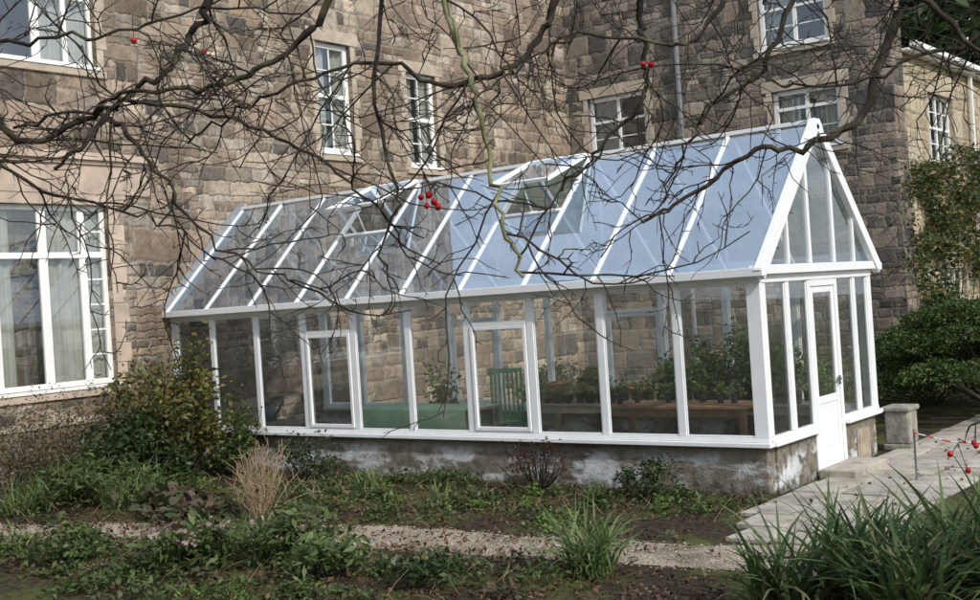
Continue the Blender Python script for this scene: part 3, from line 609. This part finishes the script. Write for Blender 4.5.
e=empty('barrier_rope'); V,F=tubes([([(1.15,1.32,.56),(1.6,1.15,.49),(2.1,.95,.5),(2.7,.75,.57)],[.008]*4)],6); addnp('rope',V,F,m_tape,e)
V,F=tubes([([(1.15,1.32,0),(1.15,1.32,.6)],[.012,.012]),([(2.7,.75,0),(2.7,.75,.62)],[.012,.012])],6); addnp('stakes',V,F,m_steel,e)

def big_tree(name,loc,h,cr,n,size,mat,clumps=70):
    e=empty(name,loc); ps=[([(0,0,0),(.1,0,h*.4),(0,.1,h*.95)],[h*.03,h*.022,h*.006])]
    C=cloud((0,0,h*.62),(cr,cr,h*.42),n,clumps,.16)
    for i in range(26): q=C[rng.integers(0,len(C))]; ps.append(([(0,0,min(q[2]*.6,h*.6)),q*np.array([.5,.5,.85]),q],[h*.012,h*.007,h*.003]))
    V,F=leaf_arrays(C,size); addnp('foliage',V,F,mat,e); V,F=tubes(ps,6); addnp('trunk_and_limbs',V,F,m_bark,e)
big_tree('conifer_tree',(-9,36,0),17,7,16000,.5,m_leaf_dk)
big_tree('conifer_tree',(1,44,0),16,6,12000,.5,m_leaf_dk)
for i,(x,y,h) in enumerate([(-14,-34,11),(-6,-38,13),(3,-36,12),(12,-34,12),(22,-26,12),(26,-14,9),(-24,-30,12),(27,6,9),(20,30,12)]):  # unseen trees, added so the glass has surroundings to reflect
    big_tree('unseen_garden_tree',(x,y,0),h,h*.45,5000,.6,m_leaf_dk if i%2 else m_leaf_md,50)

# ------------------------------------------------------------ overhanging tree
yaw=math.radians(37.97); cy,sy=math.cos(yaw),math.sin(yaw)
def TP(s,t,z):
    z0=z-.0657*s; s=s+.0657*(z-2.35)
    return np.array([5.61+s*cy-t*sy,-11.99+s*sy+t*cy,z0])
def spline(pts,per=6):
    P=np.array(pts,float);n=len(P); out=[]
    Q=np.vstack([2*P[0]-P[1],P,2*P[-1]-P[-2]])
    for i in range(n-1):
        p0,p1,p2,p3=Q[i:i+4]
        for k in range(per):
            t=k/per; out.append(.5*((2*p1)+(-p0+p2)*t+(2*p0-5*p1+4*p2-p3)*t*t+(-p0+3*p1-3*p2+p3)*t**3))
    out.append(P[-1]); out=np.array(out); out[1:-1]+=rng.normal(size=(len(out)-2,3))*.009; return out
limbs=[
 ('t',[(4.6,3,0),(4.55,3.1,1.5),(4.2,3.3,2.9),(3.6,3.5,3.9),(2.6,3.8,4.6),(1.2,4,4.9),(-.2,4,4.9),(-1.6,4.1,4.6),(-3,4.2,4.1)],.17,.04,99),
 ('t',[(4.2,3.3,2.8),(3.2,4.2,3.75),(2.2,4.7,4.1),(1.75,4.6,3.75),(1.52,4.5,3.32),(1.42,4.5,3.05),(1.19,4.4,2.93),(.97,4.3,2.9),(.75,4.3,2.75),(.56,4.3,2.64)],.07,.006,2.1),
 ('m',[(-.2,4,4.9),(-.22,3.8,4.1),(-.16,3.6,3.4),(-.08,3.6,3.13),(-.04,3.5,2.95),(0,3.5,2.77),(.04,3.4,2.58),(.1,3.4,2.42)],.024,.005,0),
 ('t',[(-1.6,4.1,4.6),(-1.2,4.1,3.9),(-1.0,4.2,3.45),(-1.07,4.2,3.3),(-1.13,4.1,3.15),(-1.26,4.1,3.06),(-1.38,4,2.9),(-1.48,4,2.8)],.03,.006,.5),
 ('t',[(-3,4.2,4.1),(-2.3,4.2,3.5),(-1.9,4.1,3.1),(-1.6,4.1,2.92),(-1.35,4.1,3.02),(-1.15,4,3.03),(-.9,4,2.98),(-.65,4,2.88),(-.45,4,2.73),(-.3,4,2.6)],.024,.004,.5),
 ('t',[(-1.35,4.1,3.0),(-1.22,4,2.9),(-1.1,4,2.75),(-.98,4,2.58),(-.75,4,2.45),(-.55,4,2.38)],.011,.003,0),
 ('t',[(.4,4,4.9),(.4,4,3.9),(.24,4,3.4),(.16,4,3.24),(.03,4,3.13),(-.17,4,3.1),(-.37,4,3.17),(-.65,4,3.1),(-.85,4,3.0),(-1.05,4.1,2.9)],.026,.004,.5),
 ('t',[(.8,4,4.9),(.55,4.1,3.9),(.52,4.1,3.4),(.55,4.1,3.18),(.52,4.1,3.04),(.37,4.1,2.86),(.24,4.1,2.72),(.1,4.1,2.5)],.022,.004,.5),
 ('t',[(-.9,4,4.8),(-.6,4,3.7),(-.54,4,3.4),(-.65,4,3.23),(-.82,4,3.12),(-1.0,4,3.07),(-1.2,4,3.07),(-1.4,4.1,3.02),(-1.7,4.2,2.97)],.022,.005,.5),
 ('t',[(-.5,3.9,4.85),(-.35,3.9,3.7),(-.38,3.9,3.0),(-.3,3.9,2.7),(-.37,3.9,2.5),(-.3,3.9,2.38)],.014,.003,.5),
 ('t',[(3.2,4.2,3.75),(2.0,4,3.9),(1.35,3.9,3.5),(1.5,3.9,3.3),(1.75,3.9,3.1),(1.95,3.9,2.85)],.03,.006,1.2),
 ('t',[(2.2,4.7,4.1),(1.2,4.4,3.9),(1.1,4.3,3.45),(1.0,4.3,3.2),(.8,4.3,3.05),(.7,4.2,2.9),(.62,4.2,2.7)],.024,.004,.8),
 ('t',[(2.0,4,3.9),(1.8,4,3.35),(1.4,4,3.15),(1.1,4,3.08),(.85,4,3.12)],.016,.003,.3),
 ('t',[(-2.3,4.2,3.5),(-1.9,3.9,3.25),(-1.5,3.8,3.2),(-1.2,3.8,3.22),(-.9,3.8,3.3),(-.6,3.8,3.28)],.014,.003,.3),
 ('t',[(-2.3,4.2,3.4),(-1.8,4.3,2.85),(-1.5,4.3,2.72),(-1.2,4.3,2.65),(-1.0,4.3,2.5)],.011,.003,.2),
 ('t',[(1.2,4,4.9),(.9,4,3.8),(.75,4,3.3),(.6,4,3.22),(.3,4,3.25),(.1,4,3.15),(-.1,4,3.0)],.018,.003,.5),
]
thick=[];thin=[];moss=[]
def grow(P,r0,level,skip=0):
    seg=np.linalg.norm(np.diff(P,axis=0),axis=1); tot=seg.sum(); d=np.r_[0,np.cumsum(seg)]
    step=[.08,.062,.05][level]; x=skip+rng.random()*step
    while x<tot:
        i=min(np.searchsorted(d,x),len(P)-1); i=max(i,1); q=P[i-1]+(P[i]-P[i-1])*((x-d[i-1])/max(seg[i-1],1e-6)); T=(P[i]-P[i-1])/max(seg[i-1],1e-6)
        rv=rng.normal(size=3); rv[2]*=.8; rv-=T*(rv@T); rv/=np.linalg.norm(rv); a=math.radians(rng.uniform(35,75)); dd=T*math.cos(a)+rv*math.sin(a)
        if level==0: l=rng.uniform(.15,.75); n=8
        elif level==1: l=rng.uniform(.05,.26); n=5
        else: l=rng.uniform(.015,.05); n=2
        r=[.0034,.0022,.0018][level]*rng.uniform(.8,1.25)
        Q=wander(q,dd,l,n,[.22,.22,.1][level],rng.uniform(-.06,.05)); thin.append((Q,np.linspace(r,r*.55,n+1)))
        if level<2 and rng.random()<[.95,.7][level]: grow(Q,r,level+1,.03)
        x+=step*rng.uniform(.5,1.8)*(1 if level else 1.25)
for kind,pts,r0,r1,skip in limbs:
    P=spline([TP(*p) for p in pts]); n=len(P); rad=r0*(r1/r0)**(np.linspace(0,1,n)**.8)*(1+rng.normal(size=n)*.06)
    (moss if kind=='m' else thick).append((P,rad))
    if skip<50: grow(P,r0,0,max(skip,.6 if kind=='m' else skip))
tree=empty('overhanging_bare_tree',tuple(TP(4.6,3,0.3)*np.array([1,1,0])))
off=np.array(tree.location)
for nm,ps,sd,mt in (('trunk_and_boughs',thick,10,m_bark),('lichen_bough',moss,10,m_lich),('twigs',thin,4,m_bark)):
    V,F=tubes(ps,sd); addnp(nm,V-off,F,mt,tree,True)
mb=MB()
def sph(c,r):
    n,m=12,8
    prof=[(r*math.sin(math.pi*k/m),-r*1.08*math.cos(math.pi*k/m)) for k in range(m+1)]
    mb.rev([(max(a,1e-4),b) for a,b in prof],c,n)
st=[]
for s,tt,z,k in ((-.21,3.9,2.69,6),(.545,4,3.16,2),(-1.24,4.1,3.26,1),(-.97,4,3.2,1),(1.62,3.9,1.86,2),(1.56,3.9,1.79,2)):
    p=TP(s,tt,z)
    for i in range(k):
        q=p+rng.normal(size=3)*.019*(k>1); sph(tuple(q-off),rng.uniform(.009,.0135)); st.append(([p+[0,0,.09],(p+q)/2+[0,0,.04],q],[.0014]*3))
P=spline([TP(*p) for p in [(2.6,3.7,2.6),(2.2,3.8,2.25),(1.85,3.9,2.02),(1.62,3.9,1.95),(1.56,3.9,1.88)]]); V,F=tubes([(P,np.linspace(.008,.002,len(P)))],6); addnp('low_branchlet',V-off,F,m_bark,tree,True)
mb.done('red_berries',m_berry,tree,smooth=True); V,F=tubes(st,4); addnp('berry_stalks',V-off,F,m_bark,tree)

# ------------------------------------------------------------ light, sky, camera
el=math.radians(36); az=Vector((.93,-.30)).normalized()
sd=Vector((az.x*math.cos(el),az.y*math.cos(el),math.sin(el)))
sun=bpy.data.lights.new('sun','SUN'); sun.energy=2.8; sun.angle=math.radians(1.5); sun.color=(1,.945,.86)
so=bpy.data.objects.new('sun',sun); S.collection.objects.link(so); so.rotation_euler=sd.to_track_quat('Z','Y').to_euler()
w=bpy.data.worlds.new('World'); S.world=w; w.use_nodes=True; nt=w.node_tree; nt.nodes.clear()
sk=nt.nodes.new('ShaderNodeTexSky'); sk.sky_type='NISHITA'; sk.sun_disc=False; sk.sun_elevation=el; sk.sun_rotation=math.atan2(sd.x,sd.y); sk.air_density=1.2; sk.dust_density=1.5
tc=nt.nodes.new('ShaderNodeTexCoord'); cn=nt.nodes.new('ShaderNodeTexNoise'); cn.inputs['Scale'].default_value=2.2; cn.inputs['Detail'].default_value=7; cn.inputs['Roughness'].default_value=.6; nt.links.new(tc.outputs['Generated'],cn.inputs['Vector'])
mrn=nt.nodes.new('ShaderNodeMapRange'); mrn.inputs[1].default_value=.35; mrn.inputs[2].default_value=.75; mrn.inputs[3].default_value=.25; mrn.inputs[4].default_value=.9; nt.links.new(cn.outputs[0],mrn.inputs[0])
mx=nt.nodes.new('ShaderNodeMix'); mx.data_type='RGBA'; nt.links.new(mrn.outputs[0],mx.inputs[0]); nt.links.new(sk.outputs[0],mx.inputs[6]); mx.inputs[7].default_value=(7.6,8.3,9.4,1)
bg=nt.nodes.new('ShaderNodeBackground'); bg.inputs[1].default_value=.15; o=nt.nodes.new('ShaderNodeOutputWorld'); nt.links.new(mx.outputs[2],bg.inputs[0]); nt.links.new(bg.outputs[0],o.inputs[0])
cam=bpy.data.cameras.new('camera'); cam.lens=1173.91/980*36; cam.sensor_width=36; cam.clip_end=1000; cam.clip_start=.05
co=bpy.data.objects.new('camera',cam); S.collection.objects.link(co)
f_=Vector((-0.61525966,0.78832302,0.00153506)); r_=Vector((0.78655943,0.61401114,-0.06568556)); u_=Vector((0.05272399,0.03920626,0.99783919))
m=Matrix.Identity(4)
for i in range(3): m[i][0]=r_[i]; m[i][1]=u_[i]; m[i][2]=-f_[i]
m[0][3],m[1][3],m[2][3]=5.61443735,-11.99048724,2.34808408
co.matrix_world=m; S.camera=co
S.view_settings.view_transform='Standard'; S.view_settings.look='None'; S.view_settings.exposure=0
